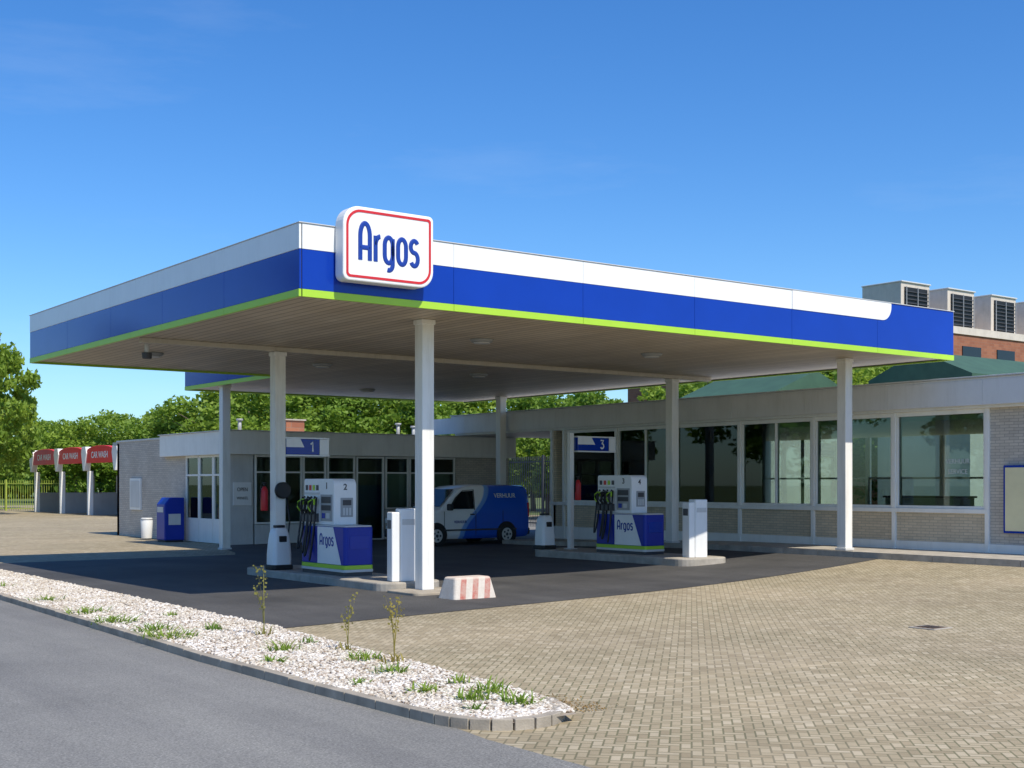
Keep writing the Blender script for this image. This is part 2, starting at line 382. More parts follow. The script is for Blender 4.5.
def weed(loc,r,h,n,mat,tall=0,label='green weed tuft growing in the gravel strip'):
    V=[];F=[]
    def blade(bx,by,dx,dy,hh,w):
        k=4; base=len(V)
        px,py=-dy,dx; l=math.hypot(px,py)+1e-6; px/=l;py/=l
        for i in range(k+1):
            t=i/k; cx=bx+dx*t*t; cy=by+dy*t*t; cz=hh*(t-.25*t*t)
            ww=w*(1-t)**.6*.5+.001
            V.append((cx-px*ww,cy-py*ww,cz)); V.append((cx+px*ww,cy+py*ww,cz))
        for i in range(k): F.append((base+2*i,base+2*i+1,base+2*i+3,base+2*i+2))
    for i in range(n):
        a=random.random()*6.28; q=random.random()*r*.9; l=random.uniform(.15,.6)*r+.03
        blade(q*math.cos(a),q*math.sin(a),l*math.cos(a+random.uniform(-1.6,1.6)),l*math.sin(a+random.uniform(-1.6,1.6)),h*random.uniform(.3,1),random.uniform(.010,.028))
    for i in range(tall):
        a=random.random()*6.28; hh=h*random.uniform(2.2,4.5); dx,dy=.12*math.cos(a),.12*math.sin(a)
        blade(0,0,dx,dy,hh*1.33,.010)
        for k in range(20):
            t=random.uniform(.45,1); bx=dx*t*t+random.uniform(-.04,.04);by=dy*t*t+random.uniform(-.04,.04); z=hh*1.33*(t-.25*t*t)
            s=random.uniform(.006,.015); b0=len(V); ang=random.random()*3.14
            V.extend([(bx-s*math.cos(ang),by-s*math.sin(ang),z-s),(bx+s*math.cos(ang),by+s*math.sin(ang),z-s*.6),(bx+s*math.cos(ang),by+s*math.sin(ang),z+s),(bx-s*math.cos(ang),by-s*math.sin(ang),z+s*.7)]); F.append((b0,b0+1,b0+2,b0+3))
    me=bpy.data.meshes.new('weed_plant'); me.from_pydata(V,[],F); me.materials.append(mat)
    o=bpy.data.objects.new('weed_plant',me); COL.objects.link(o); o.location=loc
    tag(o,label,'weed','weeds in the gravel strip'); return o
for (u,v,r,h,n,t) in [(5.8,16.2,.35,.15,110,0),(5.9,15.0,.3,.16,90,0),(5.75,14.2,.35,.17,100,0),(5.95,17.6,.35,.15,80,0),(6.3,12.4,.2,.17,60,0),(6.6,11.2,.2,.16,60,0),(6.8,12.8,.12,.12,25,0),
    (5.75,9.9,.12,.08,30,0),(6.0,9.2,.2,.13,55,0),(6.1,8.6,.16,.15,50,0),(5.85,8.2,.12,.10,25,0),(6.3,8.25,.18,.15,60,0),(6.45,8.8,.2,.18,60,0),(6.5,9.4,.12,.13,30,0),(5.8,11.6,.15,.10,30,0),
    (6.7,16.5,.12,.12,20,0),(6.1,19.8,.3,.14,50,0),(6.35,10.3,.18,.15,50,0),(6.2,23,.3,.14,40,0),(6.5,14.6,.15,.14,40,0)]:
    weed((u,v,.065),r,h,n,LEAF2,t)
for (u,v,h,t) in [(6.75,13.8,.19,4),(6.85,12.0,.15,3),(6.75,10.9,.17,4)]:
    weed((u,v,.065),.14,h,22,DRY,t,'tall dry seeding weed standing in the gravel strip')
n=380; lv=7.9+.9*rng.random(n); lu=6.82+.13*rng.standard_normal(n)
ok=(lu>6.69); lv=lv[ok]; lu=lu[ok]; n=len(lv)
P=np.stack([lu,lv,.006+.012*rng.random(n)],1); a=rng.normal(size=(n,3))*np.array([1,1,.35]); a/=np.linalg.norm(a,axis=1)[:,None]; c=np.cross(a,np.array([[0,0,1.]])+.3*rng.normal(size=(n,3))); c/=np.linalg.norm(c,axis=1)[:,None]
s=.006+.010*rng.random((n,1)); Q=np.stack([P-a*s,P+c*s*.6,P+a*s,P-c*s*.6],1).reshape(-1,3)
LIT=mat_leaf('dry_litter',(.26,.15,.05),(.40,.26,.08))
o=bpy.data.objects.new('leaf_litter',np_mesh('leaf_litter',Q,np.arange(4*n).reshape(n,4),LIT)); COL.objects.link(o); o['kind']='stuff'; o['label']='brown dry leaf litter gathered beside the kerb'; o['category']='leaf litter'

# ------------------------------------------------------------ canopy
CAN=thing('filling_station_canopy',(12,18.4,0),'large flat canopy with white and blue fascia on square white columns','filling station canopy')
UL,UR,VF,VB=8.88,25.06,16.95,30.0
outl=[(UL,VF),(UR,VF),(UR,36),(15.1,36),(15.1,VB),(UL,VB)]
b=B(); b.prism(outl,'XY',4.66,5.58,SOFFIT); b.done('roof_deck',CAN,world=True)
b=B(); b.box(9.1,24.55,23.82,23.98,4.56,4.658,BEAM); b.done('ceiling_beam',CAN,.01,True)
wb,bb,gb,tb=B(),B(),B(),B()
ZG0,ZB0,ZW0,ZT=4.61,4.725,5.315,5.69
def segs(a,c,n): return [(a+(c-a)*i/n,a+(c-a)*(i+1)/n) for i in range(n)]
y1=VF; g=.005
b_=B(); b_.box(UL+.02,UR-.02,y1-.012,y1-.001,4.64,5.66,DARK)
for a,c in segs(UL,UR+.03,6):
    gb.box(a+g/2,c-g/2,y1-.055,y1-.013,ZG0,ZB0-.004,GREEN)
    bb.box(a+g/2,c-g/2,y1-.045,y1-.013,ZB0,ZW0-.003 if c<21 else ZT,BLUE)
U4=UL+(UR+.03-UL)*4/6
for a,c in segs(UL,U4,4): wb.box(a+g/2,c-g/2,y1-.05,y1-.013,ZW0,ZT,WHITE)
wb.prism(rrect(U4+.005,22.85,ZW0,ZT+.002,.02,8,(.02,.01,.01,.30)),'XZ',y1-.056,y1-.014,WHITE)
def side(x1,ya,yb,n):
    b_.box(x1-.012,x1-.001,ya+.02,yb-.02,4.64,5.66,DARK)
    for a,c in segs(ya,yb,n):
        gb.box(x1-.055,x1-.013,a+g/2,c-g/2,ZG0,ZB0-.004,GREEN)
        bb.box(x1-.045,x1-.013,a+g/2,c-g/2,ZB0,ZW0-.003,BLUE)
        wb.box(x1-.05,x1-.013,a+g/2,c-g/2,ZW0,ZT,WHITE)
side(UL,VF-.05,VB+.02,5); side(15.1,VB+.06,36.0,2)
b_.box(UR+.001,UR+.012,16.97,35.98,4.64,5.66,DARK)
gb.box(UR+.032,UR+.055,16.9,36.02,ZG0,ZB0-.004,GREEN); bb.box(UR+.032,UR+.045,16.91,36.02,ZB0,ZT,BLUE)
for (x0,x1_,yy) in ((UL,15.0,VB),(15.1,UR,36.0)):
    gb.box(x0,x1_,yy+.023,yy+.055,ZG0,ZB0-.004,GREEN); bb.box(x0,x1_,yy+.023,yy+.045,ZB0,ZW0-.003,BLUE); wb.box(x0,x1_,yy+.023,yy+.05,ZW0,ZT,WHITE)
wb.done('white_fascia_band',CAN,.003,True); bb.done('blue_fascia_band',CAN,.003,True); gb.done('green_fascia_strip',CAN,.003,True); b_.done('fascia_backing',CAN,world=True)
tb.box(UL-.06,UR+.05,16.885,16.99,ZT+.004,ZT+.018,LGREY); tb.box(UL-.06,UL+.04,16.995,VB+.05,ZT+.004,ZT+.018,LGREY)
tb.done('edge_trim',CAN,.003,True)
for (u,v,zt,base) in ((12,18.4,4.66,0),(23.2,18.4,4.66,.14),(12,23.9,4.56,0),(23.2,23.9,4.56,.12),(24.52,33.1,4.66,0),(15.32,33.8,4.66,0)):
    b=B(); w=.12; z0=gh(u,v)
    b.box(u-w,u+w,v-w,v+w,z0-.02,zt-.002,WHITEP)
    b.box(u-w-.03,u+w+.03,v-w-.03,v+w+.03,z0+base-.01,z0+base+.05,LGREY)
    b.box(u-w-.02,u+w+.02,v-w-.02,v+w+.02,zt-.09,zt-.004,WHITEP)
    b.done('column',CAN,.012,True)
for (u,v) in ((14.5,20.2),(19.0,20.2),(14.5,26.6),(19.0,26.6),(10.4,26.6),(19.5,33)):
    b=B(); b.cyl((u,v,4.60),.2,.058,GREY,r2=.24); b.cyl((u,v,4.575),.16,.024,LGREY); b.done('ceiling_lamp',CAN,world=True)
b=B(); b.cyl((9.5,24.6,4.45),.05,.21,LGREY); b.cyl((9.5,24.6,4.33),.09,.12,DARK,r2=.1); b.done('camera_dome',CAN,.01,True)

SG=thing('illuminated_sign',(10.22,16.7,4.9),'white rounded sign box, red outline, blue lettering on canopy fascia','sign')
b=B(); b.prism(rrect(-.80,.80,-.02,1.10,.16,8,(.08,.28,.10,.26)),'XZ',-.06,.19,WHITE); b.done('sign_box',SG,.02)
b=B(); po=rrect(-.75,.75,.03,1.05,.15,8,(.05,.25,.07,.23)); pi=rrect(-.712,.712,.068,1.012,.13,8,(.03,.215,.04,.195))
n=len(po)
for i in range(n):
    a_,b2=po[i],po[(i+1)%n]; c_,d_=pi[(i+1)%n],pi[i]
    b.prism([a_,b2,c_,d_],'XZ',-.066,-.0605,RED)
bmesh.ops.remove_doubles(b.bm,verts=b.bm.verts[:],dist=.0002)
b.done('red_outline',SG)
logo(.56,LOGOB,SG,(0,-.062,.53),RV,.098,.60)

# ------------------------------------------------------------ pumps & islands
def island(u0,u1,v0,v1,group):
    z=gh((u0+u1)/2,(v0+v1)/2); b=B()
    b.prism(rrect(u0,u1,v0,v1,.35,6),'XY',z-.05,z+.15,CONC)
    o=b.done('pump_island',bevel=.025); tag(o,'low grey concrete island carrying a fuel pump','pump island',group); return z+.15
def pump(u,v,z,nums,lab):
    T=thing('fuel_pump',(u,v,z),lab,'fuel pump','fuel pumps under the canopy')
    b=B(); b.box(-.29,.29,0.02,1.68,0,.07,DARK); b.done('pump_foot',T,.006)
    b=B(); b.prism(rrect(-.31,.31,0,1.7,.07),'XY',.2,.90,NAVY); b.prism(rrect(-.30,.30,.01,1.69,.07),'XY',.9,.93,LGREY); b.done('lower_cabinet',T,.012)
    b=B(); b.prism(rrect(-.32,.32,-.01,1.71,.07),'XY',.07,.12,LGREY); b.prism(rrect(-.315,.315,-.005,1.705,.07),'XY',.122,.197,GREEN); b.done('green_band',T,.004)
    b=B(); b.prism(rrect(.52,1.7,.932,1.80,.06,6,(.05,.12,.01,.01)),'YZ',-.24,.24,WHITE); b.done('upper_cabinet',T,.02)
    for sx in (-1,1):
        b=B()
        x0=sx*.245; a,c=min(x0,x0+sx*.008),max(x0,x0+sx*.008)
        b.box(a,c,.58,1.02,1.0,1.50,GREY)
        b.box(a,c,1.08,1.66,1.50,1.54,LGREY)
        x0=sx*.2535; a,c=min(x0,x0+sx*.006),max(x0,x0+sx*.006)
        b.box(a,c,.62,.98,1.34,1.46,DARK); b.box(a,c,.62,.98,1.20,1.30,DARK); b.box(a,c,.66,.80,1.05,1.15,LGREY); b.box(a,c,.84,.96,1.05,1.15,BLUE)
        b.done('display_panel',T,.003)
    for k in range(4):
        b=B(); b.box(-.252,-.2405,1.12+.14*k,1.20+.14*k,1.58,1.68,(DARK,GREEN,RED,DARK)[k]); b.done('grade_button',T,.002)
    b=B(); b.box(-.1,.16,.508,.518,1.08,1.44,GREY); b.box(-.06,.12,.498,.506,1.3,1.4,DARK)
    for k in range(3): b.box(-.06+.065*k,-.015+.065*k,.498,.506,1.11,1.25,LGREY)
    b.done('payment_terminal',T,.002)
    for sx in (-1,1):
        for k in range(4):
            y=1.14+.14*k
            b=B(); xa=sx*.25
            b.box(min(xa,xa+sx*.1),max(xa,xa+sx*.1),y-.045,y+.045,.98,1.14,DARK)
            c=(GREEN,BLACK,BLACK,GREEN)[k]
            b.tube([(sx*.30,y,1.06),(sx*.38,y,1.22),(sx*.36,y,1.38),(sx*.30,y,1.46)],.028,BLACK,8)
            b.tube([(sx*.40,y,1.18),(sx*.46,y,1.26),(sx*.45,y,1.36),(sx*.38,y,1.40)],.014,c,6)
            b.box(sx*.33-.03,sx*.33+.03,y-.035,y+.035,1.30,1.42,c)
            b.done('nozzle',T,.006)
            b=B(); pts=[]
            for i in range(17):
                t=i/16; zz=1.1-(1.02-.07*k)*math.sin(math.pi*t)**.7 if t<=.999 else 1.1
                pts.append((sx*(.30+.13*math.sin(math.pi*t)),y+.02+.13*t*(1 if k%2 else -1)*.5,max(.1,zz)+(.35*t)))
            b.tube(pts,.019,BLACK,7); b.done('hose',T)
    for sx in (-1,1):
        b=B(); x0=sx*.312; a,c=min(x0,x0+sx*.008),max(x0,x0+sx*.008)
        b.prism([(.12,.205),(1.02,.205),(1.02,.895),(.42,.895)],'YZ',a,c,WHITE); b.done('white_side_panel',T,.003)
    b=B(); b.box(-.2,.2,-.008,-.002,.5,.74,BLUE); b.done('front_plate',T,.003)
    logo(.21,LOGOB,T,(-.322,.66,.64),RU,.12,.8)
    text(nums[0],.17,DARK,T,(-.243,.80,1.66),RU,off=.003); text(nums[1],.16,DARK,T,(0,.517,1.64),RV,off=.003)
    return T
z1=island(11.4,12.7,18.75,24.35,'pump islands'); z2=island(19.35,20.75,19.5,24.95,'pump islands')
pump(12.0,20.6,z1,('1','2'),'white and blue fuel pump with four hoses on near concrete island')
pump(20.0,21.15,z2,('3','4'),'white and blue fuel pump with black hoses on far concrete island')
def dispenser(u,v,z,r=0):
    T=thing('waste_bin',(u,v,z),'tall white waste bin and towel cabinet on pump island','waste bin','tall white bins on pump islands',r)
    b=B(); b.prism(rrect(-.12,.20,-.15,.15,.04),'XY',.03,1.30,WHITE); b.done('cabinet_body',T,.025,seg=3)
    b=B(); b.prism(rrect(-.27,-.125,-.15,.15,.02),'XY',.03,1.24,WHITE); b.done('waste_compartment',T,.02)
    b=B(); b.box(-.24,.18,-.13,.13,0,.028,DARK); b.done('bin_foot',T)
    b=B(); b.box(-.08,.16,-.156,-.1505,1.02,1.12,LGREY); b.done('towel_slot',T)
    b=B(); b.box(-.278,-.2705,-.10,.10,.95,1.10,DARK); b.done('waste_slot',T)
dispenser(12.0,19.05,z1-.03,R(-15)); dispenser(20.1,19.95,z2-.04,R(-15))
def cone(u,v,z):
    T=thing('water_bin',(u,v,z),'short white rounded service bin with black base and lid','service bin','short white service bins')
    b=B(); L=[]
    for (h,s_) in ((.101,1.0),(.3,.99),(.55,.90),(.72,.78),(.80,.66),(.83,.5)):
        L.append([(x*s_,y*s_,h) for x,y in rrect(-.21,.21,-.19,.19,.09)])
    k=b.mi(WHITE); VV=[[b.bm.verts.new(p) for p in l] for l in L]
    for i in range(len(VV)-1):
        for j in range(len(VV[0])):
            f=b.bm.faces.new((VV[i][j],VV[i][(j+1)%len(VV[0])],VV[i+1][(j+1)%len(VV[0])],VV[i+1][j])); f.smooth=True
    b.bm.faces.new(VV[-1])
    b.done('bin_body',T)
    b=B(); b.prism(rrect(-.23,.23,-.21,.21,.08),'XY',0,.1,BLACK); b.done('bin_base',T,.02)
    b=B(); b.prism(rrect(-.10,.10,-.09,.09,.04),'XY',.832,.88,BLACK); b.done('bin_lid',T,.01)
    b=B(); b.box(-.08,.08,-.185,-.15,.55,.67,BLACK); b.done('bin_slot',T,.01)
cone(11.65,23.15,z1); cone(19.6,24.65,z2)
def laneno(u,v,zb,num,post,L,dz=0):
    T=thing('lane_number_sign',(u,v,zb),'blue and white lane number box above the pump','lane sign','lane number signs')
    if post:
        b=B(); b.box(-.06,.06,-.06,.06,0,2.85,WHITEP); b.box(-.12,.12,-.12,.12,0,.03,LGREY); b.done('post',T,.008)
    e=L-.22; z=2.46+dz
    b=B(); b.prism([(.13,z),(e,z),(e,z+.32),(.13,z+.32)],'XZ',-.12,.12,BLUE); b.done('sign_box',T,.01)
    b=B(); b.prism([(.13,z+.15),(e*.60,z+.15),(e*.50,z+.323),(.13,z+.323)],'XZ',-.128,-.122,WHITE); b.box(e+.004,L,-.122,.122,z,z+.32,WHITE); b.box(.12,L+.01,-.13,.13,z+.325,z+.355,WHITE)
    b.prism([(.12,z-.035),(L+.01,z-.035),(L+.01,z-.005),(.12,z-.005)],'XZ',-.13,.13,WHITE); b.done('white_trim',T)
    strokes(DIG[num],.2,WHITE,T,(e*.80,-.128,z+.16),RV,.10,1,0,.5,'number',1.0)
laneno(12.0,23.9,z1-.15,'1',False,1.12); laneno(20.05,24.2,z2,'3',True,1.36,-.04)
def extinguisher(u,v,z):
    T=thing('fire_extinguisher',(u,v,z),'red fire extinguisher mounted on a white post','fire extinguisher','fire extinguishers')
    b=B(); b.cyl((0,0,0),.075,.42,RED); b.cyl((0,0,.42),.075,.08,RED,r2=.03); b.done('cylinder_body',T,.01)
    b=B(); b.cyl((0,0,.50),.025,.06,BLACK); b.tube([(0,0,.55),(-.08,0,.5),(-.1,0,.2)],.012,BLACK); b.box(-.05,.05,-.015,.015,.56,.59,BLACK); b.done('valve',T)
extinguisher(11.82,24.15,1.3); extinguisher(20.2,24.1,z2+1.2)
T=thing('hose_reel',(12,23.78,0),'black hose reel on the white canopy column','hose reel')
b=B(); b.cyl((.02,-.12,1.72),.17,.11,BLACK,'Y'); b.done('reel_drum',T,.02)
b=B(); b.tube([(.1,-.08,1.6),(.16,-.09,1.1),(.1,-.09,.5)],.015,BLACK); b.done('reel_hose',T)

def mat_stripe():
    m,nt,bs=new_mat('worn_red_white_paint'); p=objc(nt); s=nt.nodes.new('ShaderNodeSeparateXYZ'); nt.links.new(p,s.inputs[0])
    f=mth(nt,'FRACT',mth(nt,'ADD',mth(nt,'MULTIPLY',mth(nt,'SUBTRACT',s.outputs[0],mth(nt,'MULTIPLY',s.outputs[2],.25)),4.2),mth(nt,'MULTIPLY',s.outputs[1],.5)))
    st=ramp(nt,f,[(.50,(0,0,0)),(.56,(1,1,1))])
    w=ramp(nt,noise(nt,p,7,7,.85),[(.40,(0,0,0)),(.56,(1,1,1))])
    c=mix(nt,st,(.66,.60,.52),(.46,.12,.09)); c=mix(nt,mth(nt,'MULTIPLY',w,.55),c,(.54,.46,.38))
    z=ramp(nt,s.outputs[2],[(.30,(0,0,0)),(.33,(1,1,1))]); c=mix(nt,mth(nt,'MULTIPLY',z,.8),c,(.62,.52,.43))
    nt.links.new(c,bs.inputs['Base Color']); bs.inputs['Roughness'].default_value=.9
    bump(nt,bs,noise(nt,p,25,5),.5,.01); return m
STR=mat_stripe()
b=B(); lo=rrect(-.42,.42,-.25,.25,.05,3); hi=rrect(-.35,.35,-.17,.17,.05,3)
for i in range(len(lo)):
    j=(i+1)%len(lo); b.poly([(*lo[i],0),(*lo[j],0),(*hi[j],.35),(*hi[i],.35)],STR)
b.poly([(*p,.35) for p in hi],STR)
bmesh.ops.remove_doubles(b.bm,verts=b.bm.verts[:],dist=.0005)
o=b.done('concrete_barrier',bevel=.03,loc=(11.95,17.05,.0)); tag(o,'weathered concrete block with faded red and white paint','concrete barrier')
b=B(); b.prism(rrect(11.4,12.5,17.75,18.7,.1),'XY',-.01,.05,CONCL); o=b.done('column_footing',bevel=.015); tag(o,'low pale concrete footing under canopy column','footing')
DRAINM=plain('rusty_iron',(.16,.10,.06),.8,var=.4,scale=12)
b=B(); b.prism(rrect(-.2,.2,-.2,.2,.02),'XY',.0,.01,CONC)
b.box(-.15,.15,-.15,.15,.0102,.014,DRAINM)
for i in range(4): b.box(-.12,.12,-.12+.07*i,-.09+.07*i,.0142,.018,BLACK)
o=b.done('drain_cover',loc=(14.2,9.9,.002)); tag(o,'small rusty square drain cover set in the brick paving','drain cover')

# ------------------------------------------------------------ right building
RB=thing('station_building',(25,20,0),'long low building with large windows, tan brick base and pale fascia','building')
b=B(); b.box(24.75,33.6,4.0,36.3,3.62,4.157,GREYF); b.box(24.85,33.5,4.1,36.2,3.5,3.618,WHITEF); b.done('roof',RB,.01,True)
b=B()
for vv in np.arange(6.2,36,2.44): b.box(24.738,24.7485,vv,vv+2.435,3.56,4.10,GREYF)
b.box(24.70,24.80,4.0,36.3,4.16,4.19,LGREY); b.done('fascia',RB,.004,True)
b=B(); b.box(25.0,25.2,4.2,15.94,.55,3.498,BRICKW); b.box(25.0,25.2,15.95,31,.55,1.20,BRICKT); b.box(25.0,33.4,30.9,31.1,.1,3.498,BRICKT)
b.box(33.2,33.4,4.2,20,.1,3.498,BRICKW); b.box(33.2,33.4,20,30.88,.1,1.1,BRICKT); b.box(25.0,33.4,4.0,4.19,.1,3.498,BRICKW); b.done('wall',RB,world=True)
b=B(); b.box(24.96,25.2,4.2,31.1,.0,.548,WHITEF); b.done('plinth',RB,.008,True)
b=B(); b.box(25.3,33,4.3,30.8,.25,.40,plain('floor_tile',(.42,.40,.35),.35)); b.done('interior_floor',RB,world=True)
b=B(); b.box(25.3,33.1,4.3,30.8,3.3,3.45,WHITEF); b.done('interior_ceiling',RB,world=True)
b=B(); b.box(29.5,29.6,12,18.4,.4,3.3,plain('interior_wall',(.36,.41,.34),.8)); b.done('partition',RB,world=True)
b=B(); b.box(27.6,28.2,18.4,20.6,.4,1.5,LGREY); b.box(27.55,28.25,18.35,20.65,1.502,1.55,DARK); b.done('shop_counter',RB,.01,True)
mull=[15.98,18.39,20.77,23.2,25.62,28.04,30.46]
b=B(); b.box(24.93,25.22,15.95,31.12,1.202,1.30,WHITEF)
b.done('window_sill',RB,.006,True)
BLIND=plain('pale_blind',(.66,.67,.61),.8,var=.15)
for i in range(6):
    v0,v1=mull[i],mull[i+1]
    F_=B()
    F_.box(24.97,25.1,v0+.055,v1-.055,1.302,1.36,WHITEF); F_.box(24.97,25.1,v0+.055,v1-.055,3.40,3.498,WHITEF)
    F_.box(24.975,25.1,v0+.055,v0+.10,1.362,3.398,WHITEF); F_.box(24.975,25.1,v1-.10,v1-.055,1.362,3.398,WHITEF)
    if i in (2,4): F_.box(24.98,25.1,(v0+v1)/2-.025,(v0+v1)/2+.025,1.362,3.398,WHITEF)
    W=F_.done('window_frame',RB,.005,True)
    P=B(); P.box(25.03,25.04,v0+.1,v1-.1,1.36,3.4,GLASS); P.done('window_pane',RB,world=True)
for a,c in ((26.8,28.0),(29.0,30.3)):
    b=B(); b.box(25.25,25.27,a,c,1.4,3.3,BLIND); b.done('window_blind',RB,world=True)
for v in mull+[31.05]:
    b=B(); b.box(24.94,25.21,v-.05,v+.05,.0,3.498,WHITEF); b.done('mullion',RB,.006,True)
for v0 in (20.1,22.8,25.5,28.1):
    b=B(); b.box(33.26,33.34,v0,v0+.08,1.1,3.5,WHITEF); b.box(33.26,33.34,v0+2.6,v0+2.68,1.1,3.5,WHITEF); b.box(33.26,33.34,v0+.08,v0+2.6,2.0,2.06,WHITEF); b.done('window_frame',RB,.004,True)
FL=plain('faint_window_lettering',(.60,.63,.60),.6)
text('VERHUUR',.15,FL,RB,(.0285,16.75-20,2.35),RU,.9); text('SERVICE',.15,FL,RB,(.0285,16.75-20,2.12),RU,.9)
b=B(); ys=list(np.linspace(9,31,23))
for i in range(22):
    ya,yb=ys[i],ys[i+1]-.01
    za,zb=gh(23.3,ya)+.12,gh(23.3,yb)+.12
    for (xa,xb,mt,dz) in ((23.0,23.14,CONC,0),(23.15,24.95,CONC,-.004)):
        vs=[(xa,ya,-.05),(xb,ya,-.05),(xb,yb,-.05),(xa,yb,-.05),(xa,ya,za+dz),(xb,ya,za+dz),(xb,yb,zb+dz),(xa,yb,zb+dz)]
        for q in ((0,3,2,1),(4,5,6,7),(0,1,5,4),(1,2,6,5),(2,3,7,6),(3,0,4,7)): b.poly([vs[k] for k in q],mt)
bmesh.ops.remove_doubles(b.bm,verts=b.bm.verts[:],dist=.0001)
struct(b.done('pavement'))
T=thing('notice_board',(24.93,15.0,.8),'beige yellow notice board in a blue frame on the brick wall','notice board')
b=B(); b.box(-.04,.05,-.65,.55,0,1.45,BLUE); b.done('board_frame',T,.01)
b=B(); b.box(-.052,-.042,-.60,.50,.05,1.40,plain('beige_board',(.80,.74,.46),.6)); b.done('board_panel',T)
T=thing('chair',(26.3,17.3,.4),'dark metal chair standing inside behind the window','chair')
b=B(); b.box(-.22,.22,-.22,.22,.44,.48,DARK); b.done('seat',T,.01)
b=B(); b.box(-.22,.22,.19,.22,.62,.95,DARK); b.done('backrest',T,.01)
for sx in (-.2,.2):
    for sy in (-.2,.2):
        b=B(); b.tube([(sx,sy,0),(sx,sy,.44)],.012,GREY,6); b.done('leg',T)

# ------------------------------------------------------------ shop building
SB=thing('shop_building',(16.5,36,0),'low shop with grey brick walls, white fascia and shop windows','building')
b=B(); b.box(16.3,27.1,35.7,41.1,2.75,3.45,WHITEF); b.done('fascia',SB,.012,True)
b=B(); b.box(16.25,27.15,35.65,41.15,3.452,3.48,LGREY); b.box(16.55,27,41.1,46.2,3.25,3.36,GREY); b.done('roof',SB,.004,True)
b=B(); b.box(16.5,16.75,39.35,45.6,-.02,3.35,BRICKW); b.box(16.5,27,45.4,45.6,-.02,3.3,BRICKW); b.box(24.75,27.0,36,36.2,-.02,2.748,BRICKW); b.box(26.8,27,36.2,45.4,-.02,3.3,BRICKW)
b.box(16.48,16.8,39.3,45.65,3.352,3.41,LGREY)
b.done('wall',SB,world=True)
PANEL=plain('grey_wall_panel',(.62,.62,.60),.6,var=.1,dirt=.2)
for (x0,x1_,za) in ((16.5,17.25,2.748),(17.3,19.7,.6),(21.95,24.7,1.0)):
    b=B(); b.box(x0,x1_,36,36.12,0,za,PANEL); b.done('front_panel',SB,.006,True)
b=B(); b.box(17.6,26.7,39.6,39.7,0,2.7,plain('shop_inner_wall',(.40,.40,.38),.8)); b.box(17,26.7,36.2,45,-.0,.05,GREY); b.done('interior_wall',SB,world=True)
def shopwin(x0,x1,z0,z1,nm):
    f=B(); t=.06
    f.box(x0,x1,35.98,36.08,z0,z0+t,WHITEF); f.box(x0,x1,35.98,36.08,z1-t,z1,WHITEF)
    f.box(x0,x0+t,35.985,36.08,z0+t,z1-t,WHITEF); f.box(x1-t,x1,35.985,36.08,z0+t,z1-t,WHITEF)
    f.box(x0+t,x1-t,35.99,36.08,z1-.55,z1-.50,WHITEF)
    f.done(nm+'_frame',SB,.004,True); p=B(); p.box(x0+t,x1-t,36.03,36.04,z0+t,z1-t,GLASS); p.done(nm+'_pane',SB,world=True)
for x0,x1 in ((17.3,18.1),(18.12,18.92),(18.94,19.76)): shopwin(x0,x1,.62,2.74,'window')
shopwin(19.8,20.82,.02,2.74,'door'); shopwin(20.86,21.9,.02,2.74,'door')
for x0,x1 in ((21.95,22.86),(22.88,23.79),(23.81,24.72)): shopwin(x0,x1,1.02,2.74,'window')
b=B(); b.box(22.0,24.6,36.15,36.17,1.05,2.2,WHITEF); b.done('window_blind',SB,world=True)
b=B(); b.box(20.0,21.7,36.15,36.17,.3,2.1,GREY); b.done('window_blind',SB,world=True)
for (y0,y1_,z0) in ((36.14,37.2,.02),(37.22,38.28,.02),(38.3,39.33,.02)):
    f=B(); t=.07
    f.box(16.47,16.6,y0,y1_,z0,z0+.75,WHITEF); f.box(16.47,16.6,y0,y1_,2.68,2.747,WHITEF)
    f.box(16.475,16.6,y0,y0+t,z0+.75,2.68,WHITEF); f.box(16.475,16.6,y1_-t,y1_,z0+.75,2.68,WHITEF); f.box(16.48,16.6,y0+t,y1_-t,2.1,2.16,WHITEF)
    f.done('side_window_frame',SB,.005,True)
    p=B(); p.box(16.52,16.53,y0+t,y1_-t,z0+.75,2.68,GLASS); p.done('side_window_pane',SB,world=True)
b=B(); b.box(17.3,17.35,36.3,39.3,.1,2.7,WHITEF); b.done('inner_blind',SB,world=True)
b=B(); b.box(16.44,16.499,43.2,44.2,.95,2.05,WHITEF); b.box(16.43,16.438,43.28,44.12,1.03,1.97,LGREY); b.done('small_window',SB,.006,True)
b=B(); b.box(20.4,21.1,40,40.7,3.49,4.05,BRICKR); b.box(20.35,21.15,39.95,40.75,4.052,4.1,CONC); b.done('chimney',SB,world=True)
for k,(u,v) in enumerate(((18.2,39),(24.0,38.5),(25.6,40))):
    b=B(); b.cyl((u,v,3.485),.06,.45,GREY,seg=12); b.cyl((u,v,3.935),.11,.06,GREY,seg=12); b.done('vent_pipe',SB,world=True)
b=B(); b.box(16.58,17.18,35.975,35.998,1.2,1.9,WHITE); b.done('poster_board',SB,.004,True)
text('OPEN',.16,DARK,SB,(.38,-.028,1.68),RV,.85); text('WINKEL',.12,DARK,SB,(.38,-.028,1.42),RV,.85)

